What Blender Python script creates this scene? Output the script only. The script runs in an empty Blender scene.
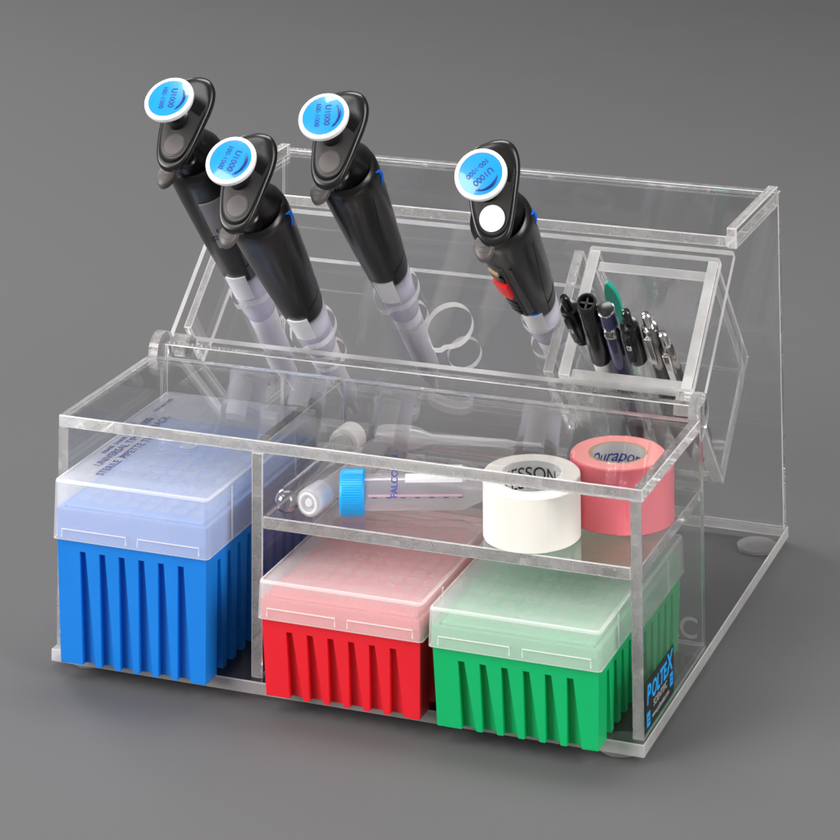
import bpy, bmesh, math, random
from mathutils import Vector, Matrix
random.seed(7)
S = 0.01                                   # all lengths below are in centimetres
PI = math.pi
scene = bpy.context.scene
COL = scene.collection

# ------------------------------------------------------------------ materials
def new_mat(name):
    m = bpy.data.materials.new(name); m.use_nodes = True
    nt = m.node_tree
    for n in list(nt.nodes): nt.nodes.remove(n)
    out = nt.nodes.new('ShaderNodeOutputMaterial')
    return m, nt, out

def principled(name, col, rough=0.5, noise=0.0, nscale=30.0, bump=0.0, bscale=400.0, **kw):
    m, nt, out = new_mat(name)
    p = nt.nodes.new('ShaderNodeBsdfPrincipled')
    p.inputs['Base Color'].default_value = (*col, 1)
    p.inputs['Roughness'].default_value = rough
    for k, v in kw.items():
        p.inputs[k.replace('_', ' ')].default_value = v
    nt.links.new(p.outputs[0], out.inputs['Surface'])
    if noise or bump:
        tc = nt.nodes.new('ShaderNodeTexCoord')
    if noise:
        n = nt.nodes.new('ShaderNodeTexNoise'); n.inputs['Scale'].default_value = nscale; n.inputs['Detail'].default_value = 4
        nt.links.new(tc.outputs['Object'], n.inputs['Vector'])
        mix = nt.nodes.new('ShaderNodeMix'); mix.data_type = 'RGBA'
        mix.inputs[6].default_value = (*[c * (1 - noise) for c in col], 1)
        mix.inputs[7].default_value = (*[min(1, c * (1 + noise)) for c in col], 1)
        nt.links.new(n.outputs['Fac'], mix.inputs[0]); nt.links.new(mix.outputs[2], p.inputs['Base Color'])
        mr = nt.nodes.new('ShaderNodeMapRange'); mr.inputs['To Min'].default_value = max(0, rough - .06); mr.inputs['To Max'].default_value = rough + .08
        nt.links.new(n.outputs['Fac'], mr.inputs['Value']); nt.links.new(mr.outputs[0], p.inputs['Roughness'])
    if bump:
        n2 = nt.nodes.new('ShaderNodeTexNoise'); n2.inputs['Scale'].default_value = bscale; n2.inputs['Detail'].default_value = 3
        nt.links.new(tc.outputs['Object'], n2.inputs['Vector'])
        b = nt.nodes.new('ShaderNodeBump'); b.inputs['Strength'].default_value = bump; b.inputs['Distance'].default_value = 0.0005
        nt.links.new(n2.outputs['Fac'], b.inputs['Height']); nt.links.new(b.outputs[0], p.inputs['Normal'])
    return m

def glass(name, ior=1.49, rough=0.0, tint=(1, 1, 1), white=0.0, wcol=(.9, .88, .86), streak=0.0):
    m, nt, out = new_mat(name)
    g = nt.nodes.new('ShaderNodeBsdfGlass'); g.inputs['IOR'].default_value = ior
    g.inputs['Roughness'].default_value = rough; g.inputs['Color'].default_value = (*tint, 1)
    if not white:
        nt.links.new(g.outputs[0], out.inputs['Surface']); return m
    d = nt.nodes.new('ShaderNodeBsdfDiffuse'); d.inputs['Color'].default_value = (*wcol, 1)
    t = nt.nodes.new('ShaderNodeBsdfTranslucent'); t.inputs['Color'].default_value = (*wcol, 1)
    md = nt.nodes.new('ShaderNodeMixShader'); md.inputs[0].default_value = .5
    nt.links.new(d.outputs[0], md.inputs[1]); nt.links.new(t.outputs[0], md.inputs[2])
    mx = nt.nodes.new('ShaderNodeMixShader'); mx.inputs[0].default_value = white
    if streak:                              # mottling painted in for the reflection patches of the cut edges
        tc = nt.nodes.new('ShaderNodeTexCoord')
        n = nt.nodes.new('ShaderNodeTexNoise'); n.inputs['Scale'].default_value = 120; n.inputs['Detail'].default_value = 3
        nt.links.new(tc.outputs['Object'], n.inputs['Vector'])
        mr = nt.nodes.new('ShaderNodeMapRange'); mr.inputs['From Min'].default_value = .35; mr.inputs['From Max'].default_value = .65
        mr.inputs['To Min'].default_value = max(0, white - streak); mr.inputs['To Max'].default_value = min(1, white + streak)
        nt.links.new(n.outputs['Fac'], mr.inputs['Value']); nt.links.new(mr.outputs[0], mx.inputs[0])
    nt.links.new(g.outputs[0], mx.inputs[1]); nt.links.new(md.outputs[0], mx.inputs[2])
    nt.links.new(mx.outputs[0], out.inputs['Surface'])
    return m

def milky(name, col, opacity, rough=0.25, gloss=0.5, trans=0.5, noise=0.0):
    """thin translucent plastic: part see-through, part scattering, with a sheen"""
    m, nt, out = new_mat(name)
    tr = nt.nodes.new('ShaderNodeBsdfTransparent')
    d = nt.nodes.new('ShaderNodeBsdfDiffuse'); d.inputs['Color'].default_value = (*col, 1)
    tl = nt.nodes.new('ShaderNodeBsdfTranslucent'); tl.inputs['Color'].default_value = (*col, 1)
    m1 = nt.nodes.new('ShaderNodeMixShader'); m1.inputs[0].default_value = trans
    nt.links.new(d.outputs[0], m1.inputs[1]); nt.links.new(tl.outputs[0], m1.inputs[2])
    m2 = nt.nodes.new('ShaderNodeMixShader'); m2.inputs[0].default_value = opacity
    if noise:
        tc = nt.nodes.new('ShaderNodeTexCoord')
        n = nt.nodes.new('ShaderNodeTexNoise'); n.inputs['Scale'].default_value = 25; n.inputs['Detail'].default_value = 3
        nt.links.new(tc.outputs['Object'], n.inputs['Vector'])
        mr = nt.nodes.new('ShaderNodeMapRange'); mr.inputs['To Min'].default_value = opacity - noise; mr.inputs['To Max'].default_value = opacity + noise
        nt.links.new(n.outputs['Fac'], mr.inputs['Value']); nt.links.new(mr.outputs[0], m2.inputs[0])
    nt.links.new(tr.outputs[0], m2.inputs[1]); nt.links.new(m1.outputs[0], m2.inputs[2])
    gl = nt.nodes.new('ShaderNodeBsdfGlossy'); gl.inputs['Roughness'].default_value = rough
    fr = nt.nodes.new('ShaderNodeFresnel'); fr.inputs['IOR'].default_value = 1.0 + gloss
    m3 = nt.nodes.new('ShaderNodeMixShader')
    ge = nt.nodes.new('ShaderNodeNewGeometry')                  # mirror sheen on the outer side only
    ml = nt.nodes.new('ShaderNodeMath'); ml.operation = 'MULTIPLY_ADD'; ml.inputs[1].default_value = -1; ml.inputs[2].default_value = 1
    nt.links.new(ge.outputs['Backfacing'], ml.inputs[0])
    mm = nt.nodes.new('ShaderNodeMath'); mm.operation = 'MULTIPLY'
    nt.links.new(fr.outputs[0], mm.inputs[0]); nt.links.new(ml.outputs[0], mm.inputs[1])
    nt.links.new(mm.outputs[0], m3.inputs[0]); nt.links.new(m2.outputs[0], m3.inputs[1]); nt.links.new(gl.outputs[0], m3.inputs[2])
    nt.links.new(m3.outputs[0], out.inputs['Surface'])
    return m

def sheet(name, ior=1.49, tint=1.0):
    """polished face of a thin clear sheet: straight see-through plus mirror reflection by Fresnel"""
    m, nt, out = new_mat(name)
    tr = nt.nodes.new('ShaderNodeBsdfTransparent'); tr.inputs['Color'].default_value = (tint, tint, tint, 1)
    gl = nt.nodes.new('ShaderNodeBsdfGlossy'); gl.inputs['Roughness'].default_value = .01
    fr = nt.nodes.new('ShaderNodeFresnel'); fr.inputs['IOR'].default_value = ior
    ge = nt.nodes.new('ShaderNodeNewGeometry')
    ml = nt.nodes.new('ShaderNodeMath'); ml.operation = 'MULTIPLY_ADD'      # no total reflection on the way out of the sheet
    ml.inputs[1].default_value = -1; ml.inputs[2].default_value = 1
    nt.links.new(ge.outputs['Backfacing'], ml.inputs[0])
    m2 = nt.nodes.new('ShaderNodeMath'); m2.operation = 'MULTIPLY'
    nt.links.new(fr.outputs[0], m2.inputs[0]); nt.links.new(ml.outputs[0], m2.inputs[1])
    mx = nt.nodes.new('ShaderNodeMixShader')
    nt.links.new(m2.outputs[0], mx.inputs[0]); nt.links.new(tr.outputs[0], mx.inputs[1]); nt.links.new(gl.outputs[0], mx.inputs[2])
    nt.links.new(mx.outputs[0], out.inputs['Surface'])
    return m

def cut_edge(name, opacity=.5, var=.25, scale=22, col=(.90, .885, .875), rough=.08):
    """sawn and flame-polished edge: white for frost and painted-in piped light, part clear, patchy like reflections, with sheen"""
    m, nt, out = new_mat(name)
    tr = nt.nodes.new('ShaderNodeBsdfTransparent'); tr.inputs['Color'].default_value = (.93, .93, .93, 1)
    d = nt.nodes.new('ShaderNodeBsdfDiffuse'); d.inputs['Color'].default_value = (*col, 1)
    t = nt.nodes.new('ShaderNodeBsdfTranslucent'); t.inputs['Color'].default_value = (*col, 1)
    md = nt.nodes.new('ShaderNodeMixShader'); md.inputs[0].default_value = .5
    nt.links.new(d.outputs[0], md.inputs[1]); nt.links.new(t.outputs[0], md.inputs[2])
    tc = nt.nodes.new('ShaderNodeTexCoord')
    acc = None
    for sc, w in ((scale, .8), (scale * 9, .2)):
        n = nt.nodes.new('ShaderNodeTexNoise'); n.inputs['Scale'].default_value = sc; n.inputs['Detail'].default_value = 2
        nt.links.new(tc.outputs['Object'], n.inputs['Vector'])
        k = nt.nodes.new('ShaderNodeMath'); k.operation = 'MULTIPLY_ADD'; k.inputs[1].default_value = w
        nt.links.new(n.outputs['Fac'], k.inputs[0])
        if acc: nt.links.new(acc.outputs[0], k.inputs[2])
        else: k.inputs[2].default_value = 0
        acc = k
    mr = nt.nodes.new('ShaderNodeMapRange'); mr.inputs['From Min'].default_value = .36; mr.inputs['From Max'].default_value = .62
    mr.inputs['To Min'].default_value = opacity - var; mr.inputs['To Max'].default_value = opacity + var
    nt.links.new(acc.outputs[0], mr.inputs['Value'])
    mx = nt.nodes.new('ShaderNodeMixShader'); nt.links.new(mr.outputs[0], mx.inputs[0])
    nt.links.new(tr.outputs[0], mx.inputs[1]); nt.links.new(md.outputs[0], mx.inputs[2])
    gl = nt.nodes.new('ShaderNodeBsdfGlossy'); gl.inputs['Roughness'].default_value = rough
    fr = nt.nodes.new('ShaderNodeFresnel'); fr.inputs['IOR'].default_value = 1.49
    ge = nt.nodes.new('ShaderNodeNewGeometry')
    ml = nt.nodes.new('ShaderNodeMath'); ml.operation = 'MULTIPLY_ADD'; ml.inputs[1].default_value = -1; ml.inputs[2].default_value = 1
    nt.links.new(ge.outputs['Backfacing'], ml.inputs[0])
    m2 = nt.nodes.new('ShaderNodeMath'); m2.operation = 'MULTIPLY'
    nt.links.new(fr.outputs[0], m2.inputs[0]); nt.links.new(ml.outputs[0], m2.inputs[1])
    m3 = nt.nodes.new('ShaderNodeMixShader'); nt.links.new(m2.outputs[0], m3.inputs[0])
    nt.links.new(mx.outputs[0], m3.inputs[1]); nt.links.new(gl.outputs[0], m3.inputs[2])
    nt.links.new(m3.outputs[0], out.inputs['Surface'])
    return m

M = {}
M['acrylic'] = glass('acrylic_face')
M['edge'] = glass('acrylic_cut_edge', rough=.02, white=.27, streak=.05)  # white share: sawn frost plus painted light piping
M['sheet'] = sheet('acrylic_thin_face')
M['chamfer'] = cut_edge('acrylic_chamfer_glint', opacity=.80, var=.15, scale=30, col=(.95, .94, .935))  # white painted for the light that polished chamfers catch
M['ringedge'] = cut_edge('acrylic_hole_wall', opacity=.74, var=.10, scale=20, col=(.93, .92, .91))
M['brightedge'] = cut_edge('acrylic_bright_edge', opacity=.66, var=.14, scale=14)  # bright piped light put into the edge colour
M['foot'] = cut_edge('clear_rubber', opacity=.36, var=.05, scale=40)
M['etch'] = principled('frosted_print', (.62, .60, .59), .6)
M['backdrop'] = principled('grey_paper', (.086, .0855, .0875), .85, noise=.03, nscale=14, bump=.05, bscale=900)
M['blue'] = principled('blue_plastic', (.003, .19, .66), .36, noise=.05, nscale=45, bump=.05, bscale=600)
M['red'] = principled('red_plastic', (.72, .010, .022), .38, noise=.05, nscale=45, bump=.05, bscale=600)
M['green'] = principled('green_plastic', (.0, .42, .125), .38, noise=.05, nscale=45, bump=.05, bscale=600)
M['lid'] = milky('polypropylene_lid', (.95, .95, .955), .255, rough=.25, gloss=.40, trans=.25, noise=.03)
M['lidedge'] = milky('polypropylene_edge', (.96, .95, .95), .72, rough=.25, gloss=.4)
M['tips'] = milky('clear_tips', (.88, .9, .93), .07)
M['ink'] = principled('blue_black_ink', (.03, .035, .16), .6)
M['black'] = principled('black_plastic', (.008, .0075, .0075), .28, bump=.06, bscale=1500)
M['blackface'] = principled('dark_grey_plastic', (.030, .028, .027), .42)
M['grey'] = principled('grey_button', (.095, .085, .08), .45)
M['groove'] = principled('groove_black', (.003, .003, .003), .6)
M['knobwhite'] = principled('white_knob_plastic', (.82, .82, .83), .35)
M['knobblue'] = principled('blue_knob_label', (.0, .25, .72), .25, Coat_Weight=1.0, Coat_Roughness=.05)
M['navyink'] = principled('navy_ink', (.002, .03, .16), .4)
M['shaft'] = principled('lilac_white_plastic', (.88, .86, .95), .38, Subsurface_Weight=.3, Subsurface_Scale=.004)
M['collar'] = milky('clear_lilac_collar', (.84, .82, .92), .62, rough=.15, gloss=.5)
M['tab'] = principled('white_label', (.80, .80, .82), .45)
M['red2'] = principled('red_slider', (.75, .01, .012), .35)
M['bluelogo'] = principled('blue_logo', (.0, .12, .65), .35)
M['greytag'] = principled('grey_sticker', (.30, .28, .28), .55)
M['tapewhite'] = principled('white_paper_tape', (.78, .745, .69), .85, noise=.03, nscale=60, bump=.25, bscale=450)
M['tapepink'] = principled('pink_tape_side', (.92, .19, .235), .8, noise=.06, nscale=50, bump=.2, bscale=500)
M['tapepinktop'] = principled('pink_tape_rim', (.90, .34, .32), .8, noise=.04, nscale=90)
def wound(m, sc=2600, amt=.10):
    nt = m.node_tree; p = nt.nodes['Principled BSDF']
    tc = nt.nodes.new('ShaderNodeTexCoord'); mp = nt.nodes.new('ShaderNodeMapping'); mp.inputs['Scale'].default_value = (1, 1, 0)
    ln = nt.nodes.new('ShaderNodeVectorMath'); ln.operation = 'LENGTH'
    n = nt.nodes.new('ShaderNodeTexNoise'); n.noise_dimensions = '1D'; n.inputs['Scale'].default_value = sc; n.inputs['Detail'].default_value = 2
    nt.links.new(tc.outputs['Object'], mp.inputs[0]); nt.links.new(mp.outputs[0], ln.inputs[0]); nt.links.new(ln.outputs['Value'], n.inputs['W'])
    src = p.inputs['Base Color'].links[0].from_socket if p.inputs['Base Color'].links else None
    hs = nt.nodes.new('ShaderNodeHueSaturation'); mr = nt.nodes.new('ShaderNodeMapRange')
    mr.inputs['To Min'].default_value = 1 - amt; mr.inputs['To Max'].default_value = 1 + amt
    nt.links.new(n.outputs['Fac'], mr.inputs['Value']); nt.links.new(mr.outputs[0], hs.inputs['Value'])
    if src: nt.links.new(src, hs.inputs['Color'])
    nt.links.new(hs.outputs[0], p.inputs['Base Color'])
M['tapewhitetop'] = principled('white_tape_rim', (.80, .765, .71), .85, noise=.03, nscale=60)
wound(M['tapewhitetop']); wound(M['tapepinktop'], amt=.12)
M['core'] = principled('white_core', (.78, .77, .77), .55)
M['card'] = principled('brown_card', (.42, .30, .19), .8)
M['blackink'] = principled('black_ink', (.015, .014, .014), .6)
M['blueink'] = principled('blue_ink', (.02, .05, .33), .6)
M['tubeglass'] = glass('tube_glass', ior=1.47)
M['pet'] = milky('clear_tube_plastic', (.92, .89, .93), .33, rough=.08, gloss=.5)
M['capwhite'] = principled('white_cap', (.80, .78, .76), .5)
M['capclear'] = milky('frosted_cap', (.90, .89, .90), .40, rough=.2, gloss=.45)
M['capblue'] = principled('sky_blue_cap', (.005, .34, .78), .4)
M['patch'] = principled('white_print', (.70, .70, .72), .6)
M['grad'] = principled('graduation_ink', (.30, .26, .38), .6)
M['pinkreflection'] = principled('pink_reflection_line', (.62, .42, .50), .6)  # colour of a reflection painted on the tube
M['ldpe'] = milky('soft_dropper_plastic', (.92, .91, .94), .55, rough=.15, gloss=.5)
M['penblack'] = principled('glossy_black', (.008, .008, .009), .18)
M['pennavy'] = principled('navy_barrel', (.018, .018, .075), .25, Coat_Weight=.5)
M['penwhite'] = principled('white_barrel', (.74, .71, .68), .4)
M['chrome'] = principled('chrome', (.78, .76, .74), .12, Metallic=1.0)
M['steel'] = principled('smoky_steel', (.33, .31, .30), .2, Metallic=1.0)
M['penclear'] = milky('clear_barrel', (.75, .74, .76), .28, rough=.06, gloss=.55)
M['teal'] = principled('teal_plastic', (.0, .36, .24), .3, Subsurface_Weight=.2, Subsurface_Scale=.003)
M['labelblack'] = principled('label_black', (.012, .012, .013), .35)
M['cyan'] = principled('label_cyan', (.0, .36, .85), .4)
M['labelgrey'] = principled('label_grey', (.42, .42, .43), .5)

# ------------------------------------------------------------------ mesh helpers
def link(name, me, parent=None, mats=()):
    o = bpy.data.objects.new(name, me); COL.objects.link(o)
    for m in mats: me.materials.append(M[m])
    if parent: o.parent = parent
    return o

def finish(bm, name, mats, parent=None, smooth=False, angle=35):
    bmesh.ops.recalc_face_normals(bm, faces=bm.faces)
    me = bpy.data.meshes.new(name); bm.to_mesh(me); bm.free()
    for v in me.vertices: v.co *= S
    if smooth:
        for p in me.polygons: p.use_smooth = True
        me.set_sharp_from_angle(angle=math.radians(angle))
    return link(name, me, parent, mats)

def thing(name, label, cat, loc=(0, 0, 0), mat=None, group=None):
    o = bpy.data.objects.new(name, None); COL.objects.link(o)
    o.empty_display_size = .01
    if mat is not None: o.matrix_world = mat
    else: o.location = Vector(loc) * S
    o['label'] = label; o['category'] = cat
    if group: o['group'] = group
    return o

def tag(o, label, cat, group=None):
    o['label'] = label; o['category'] = cat
    if group: o['group'] = group

def add_box(bm, x0, x1, y0, y1, z0, z1, mi=0, bevel=0.0, seg=2):
    vs = [bm.verts.new((x, y, z)) for x in (x0, x1) for y in (y0, y1) for z in (z0, z1)]
    idx = [(0, 1, 3, 2), (4, 6, 7, 5), (0, 4, 5, 1), (2, 3, 7, 6), (0, 2, 6, 4), (1, 5, 7, 3)]
    fs = [bm.faces.new([vs[i] for i in f]) for f in idx]
    for f in fs: f.material_index = mi
    if bevel:
        es = list({e for f in fs for e in f.edges})
        r = bmesh.ops.bevel(bm, geom=es, offset=bevel, segments=seg, profile=.5, affect='EDGES')
        for f in r['faces']: f.material_index = mi
    return vs

def plate(name, parent, x0, x1, y0, y1, z0, z1, bevel=.045, xf=None, off=None, mats=('acrylic', 'edge')):
    """sheet of acrylic: polished faces (material 0) and cut edges (material 1)"""
    d = (x1 - x0, y1 - y0, z1 - z0); ax = d.index(min(d))
    bm = bmesh.new(); add_box(bm, x0, x1, y0, y1, z0, z1, 0, bevel, 2)
    bm.normal_update()
    for f in bm.faces:
        c = max(abs(k) for k in f.normal)
        f.material_index = 0 if abs(f.normal[ax]) > .96 else (1 if c > .96 else 2)
    if xf is not None: bm.transform(xf)
    if off is not None: bmesh.ops.translate(bm, vec=-Vector(off), verts=bm.verts)
    return finish(bm, name, mats + ('chamfer',), parent)

def curve_plate(name, parent, loops, t, xf=None, off=None, mats=('acrylic', 'edge')):
    """sheet with holes: loops = outlines in the sheet's plane, thickness t about z=0"""
    cu = bpy.data.curves.new(name, 'CURVE'); cu.dimensions = '2D'; cu.fill_mode = 'BOTH'; cu.extrude = t / 2
    for lp in loops:
        sp = cu.splines.new('POLY'); sp.points.add(len(lp) - 1)
        for p, q in zip(sp.points, lp): p.co = (q[0], q[1], 0, 1)
        sp.use_cyclic_u = True
    o = bpy.data.objects.new(name, cu); COL.objects.link(o)
    bpy.context.view_layer.update()
    dg = bpy.context.evaluated_depsgraph_get()
    me = bpy.data.meshes.new_from_object(o.evaluated_get(dg), depsgraph=dg)
    bpy.data.objects.remove(o); bpy.data.curves.remove(cu)
    bm = bmesh.new(); bm.from_mesh(me); bpy.data.meshes.remove(me)
    bmesh.ops.remove_doubles(bm, verts=bm.verts, dist=.0005)
    bm.normal_update()
    for f in bm.faces:
        f.material_index = 0 if abs(f.normal.z) > .9 else min(1, len(mats) - 1); f.smooth = False
    if xf is not None: bm.transform(xf)
    if off is not None: bmesh.ops.translate(bm, vec=-Vector(off), verts=bm.verts)
    return finish(bm, name, mats, parent)

def circ(cx, cy, r, n=48, a0=0, a1=2 * PI):
    return [(cx + r * math.cos(a0 + (a1 - a0) * i / n), cy + r * math.sin(a0 + (a1 - a0) * i / n)) for i in range(n)]

def rrect(x0, x1, y0, y1, r, n=6):
    pts = []
    for cx, cy, a in ((x1 - r, y1 - r, 0), (x0 + r, y1 - r, PI / 2), (x0 + r, y0 + r, PI), (x1 - r, y0 + r, 1.5 * PI)):
        for i in range(n + 1): pts.append((cx + r * math.cos(a + PI / 2 * i / n), cy + r * math.sin(a + PI / 2 * i / n)))
    return pts

def lathe(bm, prof, n=40, c=(0, 0, 0), axis='z', mi=0, xf=None):
    """prof: list of (radius, height)"""
    rings = []
    for r, h in prof:
        if r <= 1e-6: ring = [bm.verts.new((0, 0, h))]
        else: ring = [bm.verts.new((r * math.cos(2 * PI * i / n), r * math.sin(2 * PI * i / n), h)) for i in range(n)]
        rings.append(ring)
    for a, b in zip(rings, rings[1:]):
        if len(a) == 1 and len(b) == 1: continue
        for i in range(n):
            j = (i + 1) % n
            if len(a) == 1: f = bm.faces.new((a[0], b[i], b[j]))
            elif len(b) == 1: f = bm.faces.new((a[i], a[j], b[0]))
            else: f = bm.faces.new((a[i], a[j], b[j], b[i]))
            f.material_index = mi
    vs = [v for r in rings for v in r]
    if xf is not None: bmesh.ops.transform(bm, matrix=xf, verts=vs)
    bmesh.ops.translate(bm, vec=c, verts=vs)
    return vs

def prism(bm, pts, z0, z1, mi=0, inset=0.0, dz=0.0, top_mi=None, zf=None):
    """extrude an outline; the top edge is rounded off by inset/dz"""
    n = len(pts); cx = sum(p[0] for p in pts) / n; cy = sum(p[1] for p in pts) / n
    zt = zf or (lambda x, y: 0)
    lv = [[bm.verts.new((x, y, z0)) for x, y in pts], [bm.verts.new((x, y, z1 - dz + zt(x, y))) for x, y in pts]]
    if inset:
        pin = []
        for x, y in pts:
            d = math.hypot(x - cx, y - cy) or 1; k = max(0, 1 - inset / d)
            pin.append((cx + (x - cx) * k, cy + (y - cy) * k))
        lv.append([bm.verts.new((x, y, z1 + zt(x, y))) for x, y in pin])
    for a, b in zip(lv, lv[1:]):
        for i in range(n):
            f = bm.faces.new((a[i], a[(i + 1) % n], b[(i + 1) % n], b[i])); f.material_index = mi
    f = bm.faces.new(lv[0][::-1]); f.material_index = mi
    f = bm.faces.new(lv[-1]); f.material_index = mi if top_mi is None else top_mi

def tube(bm, pts, r, n=10, mi=0):
    rr = r if isinstance(r, (list, tuple)) else [r] * len(pts)
    pts = [Vector(p) for p in pts]; rings = []
    for i, p in enumerate(pts):
        d = (pts[min(i + 1, len(pts) - 1)] - pts[max(i - 1, 0)]).normalized()
        a = d.orthogonal().normalized() if i == 0 else (a - d * a.dot(d)).normalized()
        b = d.cross(a)
        rings.append([bm.verts.new(p + (a * math.cos(2 * PI * k / n) + b * math.sin(2 * PI * k / n)) * rr[i]) for k in range(n)])
    for A, B in zip(rings, rings[1:]):
        for k in range(n):
            f = bm.faces.new((A[k], A[(k + 1) % n], B[(k + 1) % n], B[k])); f.material_index = mi
    for R in (rings[0][::-1], rings[-1]):
        f = bm.faces.new(R); f.material_index = mi

def text_mesh(txt, size, depth=.004, italic=0.0, bold=0.0, spacing=1.0):
    cu = bpy.data.curves.new('t', 'FONT'); cu.body = txt; cu.size = size; cu.extrude = depth
    cu.align_x = 'CENTER'; cu.align_y = 'CENTER'; cu.shear = italic; cu.offset = bold; cu.space_character = spacing
    o = bpy.data.objects.new('t', cu); COL.objects.link(o)
    bpy.context.view_layer.update()
    dg = bpy.context.evaluated_depsgraph_get()
    me = bpy.data.meshes.new_from_object(o.evaluated_get(dg), depsgraph=dg)
    bpy.data.objects.remove(o); bpy.data.curves.remove(cu)
    bm = bmesh.new(); bm.from_mesh(me); bpy.data.meshes.remove(me)
    for f in bm.faces: f.smooth = False; f.material_index = 0
    return bm

def text(name, parent, txt, size, xf, mat, **kw):
    bm = text_mesh(txt, size, **kw); bm.transform(xf)
    return finish(bm, name, (mat,), parent)

def frame(o, x, y, z):
    m = Matrix.Identity(4)
    for i, v in enumerate((x, y, z)):
        for k in range(3): m[k][i] = v[k]
    for k in range(3): m[k][3] = o[k]
    return m

def scaled(m):
    m = m.copy()
    for k in range(3): m[k][3] *= S
    return m

# ------------------------------------------------------------------ frames of reference
NV = Vector((0, -.66, .75)).normalized()         # normal of the leaning rack
UV = Vector((0, .75, .66)).normalized()          # up along the leaning rack
XV = Vector((1, 0, 0))
P0 = Vector((0, 13.0, 11.45))
RACK = frame(P0, XV, UV, NV)                      # local (x, s, n)
W, D = 30.85, 27.08
GZ = -.86                                         # ground level

# ------------------------------------------------------------------ setting
def make_backdrop():
    bm = bmesh.new(); prof = [(-400, GZ), (170, GZ)]
    for i in range(1, 13):
        a = PI / 2 * i / 12; prof.append((170 + 90 * math.sin(a), GZ + 90 * (1 - math.cos(a))))
    prof.append((260, GZ + 300))
    rows = [[bm.verts.new((x, y, z)) for x in (-450, 450)] for y, z in prof]
    for a, b in zip(rows, rows[1:]): bm.faces.new((a[0], a[1], b[1], b[0]))
    o = finish(bm, 'backdrop', ('backdrop',), smooth=True, angle=60)
    o['kind'] = 'structure'
make_backdrop()

# ------------------------------------------------------------------ the acrylic stand
OFF = (W / 2, D / 2, GZ)
stand = thing('pipette_stand', 'clear acrylic bench stand with lidded front box and leaning rear pipette rack', 'stand', OFF)
plate('base_plate', stand, -.10, W + .115, 0, D, -.58, 0, off=OFF, mats=('sheet', 'brightedge'))
for cx, cy in ((1.6, 1.3), (W - 1.35, 1.2), (1.6, D - 1.6), (W - 1.3, D - 1.5)):
    bm = bmesh.new(); lathe(bm, [(0, GZ + .0), (.95, GZ + .0), (1.08, GZ + .08), (1.1, GZ + .2), (1.1, -.59), (0, -.59)], 40, (cx, cy, 0))
    bmesh.ops.translate(bm, vec=-Vector(OFF), verts=bm.verts)
    finish(bm, 'foot', ('foot',), stand, smooth=True)

def side_panel(x0):
    # upright with a rounded ear at its rear top corner
    pts = [(.39, .01), (10.76, .01), (10.76, 9.9)]
    pts += [(11.0 + .95 * math.cos(a), 11.2 + .95 * math.sin(a)) for a in [math.radians(-75 + 245 * i / 20) for i in range(21)]]
    pts += [(10.0, 10.56), (.39, 10.56)]
    xf = frame((x0 + .275, 0, 0), (0, 1, 0), (0, 0, 1), (1, 0, 0))
    return curve_plate('side_panel', stand, [pts], .55, xf=xf, off=OFF)
sp = side_panel(0); side_panel(W - .55)
plate('divider', stand, 10.76, 11.36, .4, 10.8, .01, 10.56, off=OFF)
plate('shelf', stand, 11.38, W - .57, .4, 10.8, 7.03, 7.6, off=OFF)
plate('lid', stand, 0.0, W + .05, .40, 10.15, 10.585, 11.155, off=OFF)
plate('rear_panel', stand, .57, W - .57, 10.84, 11.4, .01, 11.55, off=OFF)
for x0, x1 in ((.57, 1.5), (W - 1.5, W - .57)):           # hinge knuckles
    bm = bmesh.new()
    lathe(bm, [(0, x0), (.45, x0), (.5, x0 + .05), (.5, x1 - .05), (.45, x1), (0, x1)], 28, xf=Matrix.Rotation(PI / 2, 4, 'Y'))
    bmesh.ops.translate(bm, vec=Vector((0, 12.05, 11.2)) - Vector(OFF), verts=bm.verts)
    finish(bm, 'hinge_knuckle', ('edge',), stand, smooth=True)
plate('back_wall', stand, .3, W, D - .55, D, .01, 18.09, off=OFF)
plate('top_shelf', stand, .87, W - .57, 17.7, D - .57, 17.45, 18.0, off=OFF)
for x0 in (.3, W - .55):
    plate('shelf_bracket', stand, x0, x0 + .55, 17.7, D - .57, 17.4, 18.45, off=OFF)

# leaning rack: front sheet with keyholes, second sheet below it, end plates
SLOTS = [(3.65, 3.3), (8.05, 1.2), (12.1, 3.9), (15.75, 2.1), (20.55, 3.3)]
def pear(cx, cy, r=1.27):
    pts = circ(cx, cy, r, 40, math.radians(-38), math.radians(205))
    pts += [(cx - 1.02, cy - .86), (cx - .62, cy - 1.32), (cx - .42, cy - 1.46), (cx - .1, cy - 1.42), (cx + .1, cy - 1.22), (cx + .5, cy - 1.12), (cx + .82, cy - .97)]
    return pts
outer = rrect(0.0, W - .45, -.25, 8.0, .12, 3)
loops = [outer] + [pear(x, s) for x, s in SLOTS[:4]] + [circ(20.55, 3.3, 1.0)]
loops += [rrect(22.46, 29.75, -.12, 7.5, .15, 3)]
curve_plate('rack_panel', stand, loops, .44, xf=RACK @ Matrix.Translation((0, 0, .1)), off=OFF, mats=('sheet', 'ringedge'))
outer = rrect(.82, 21.35, .05, 7.0, .35, 5)
loops = [outer] + [circ(x - .02, s + .3, .93) for x, s in SLOTS]
loops[-1] = circ(20.2, 3.6, .9)
curve_plate('lower_rack_panel', stand, loops, .36, xf=RACK @ Matrix.Translation((0, 0, -2.95)), off=OFF, mats=('sheet', 'ringedge'))
plate('end_plate', stand, .35, .80, .5, 7.3, -3.25, -.22, xf=RACK, off=OFF)
plate('end_plate', stand, 21.4, 21.95, .35, 7.5, -6.3, -.22, xf=RACK, off=OFF)
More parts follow.
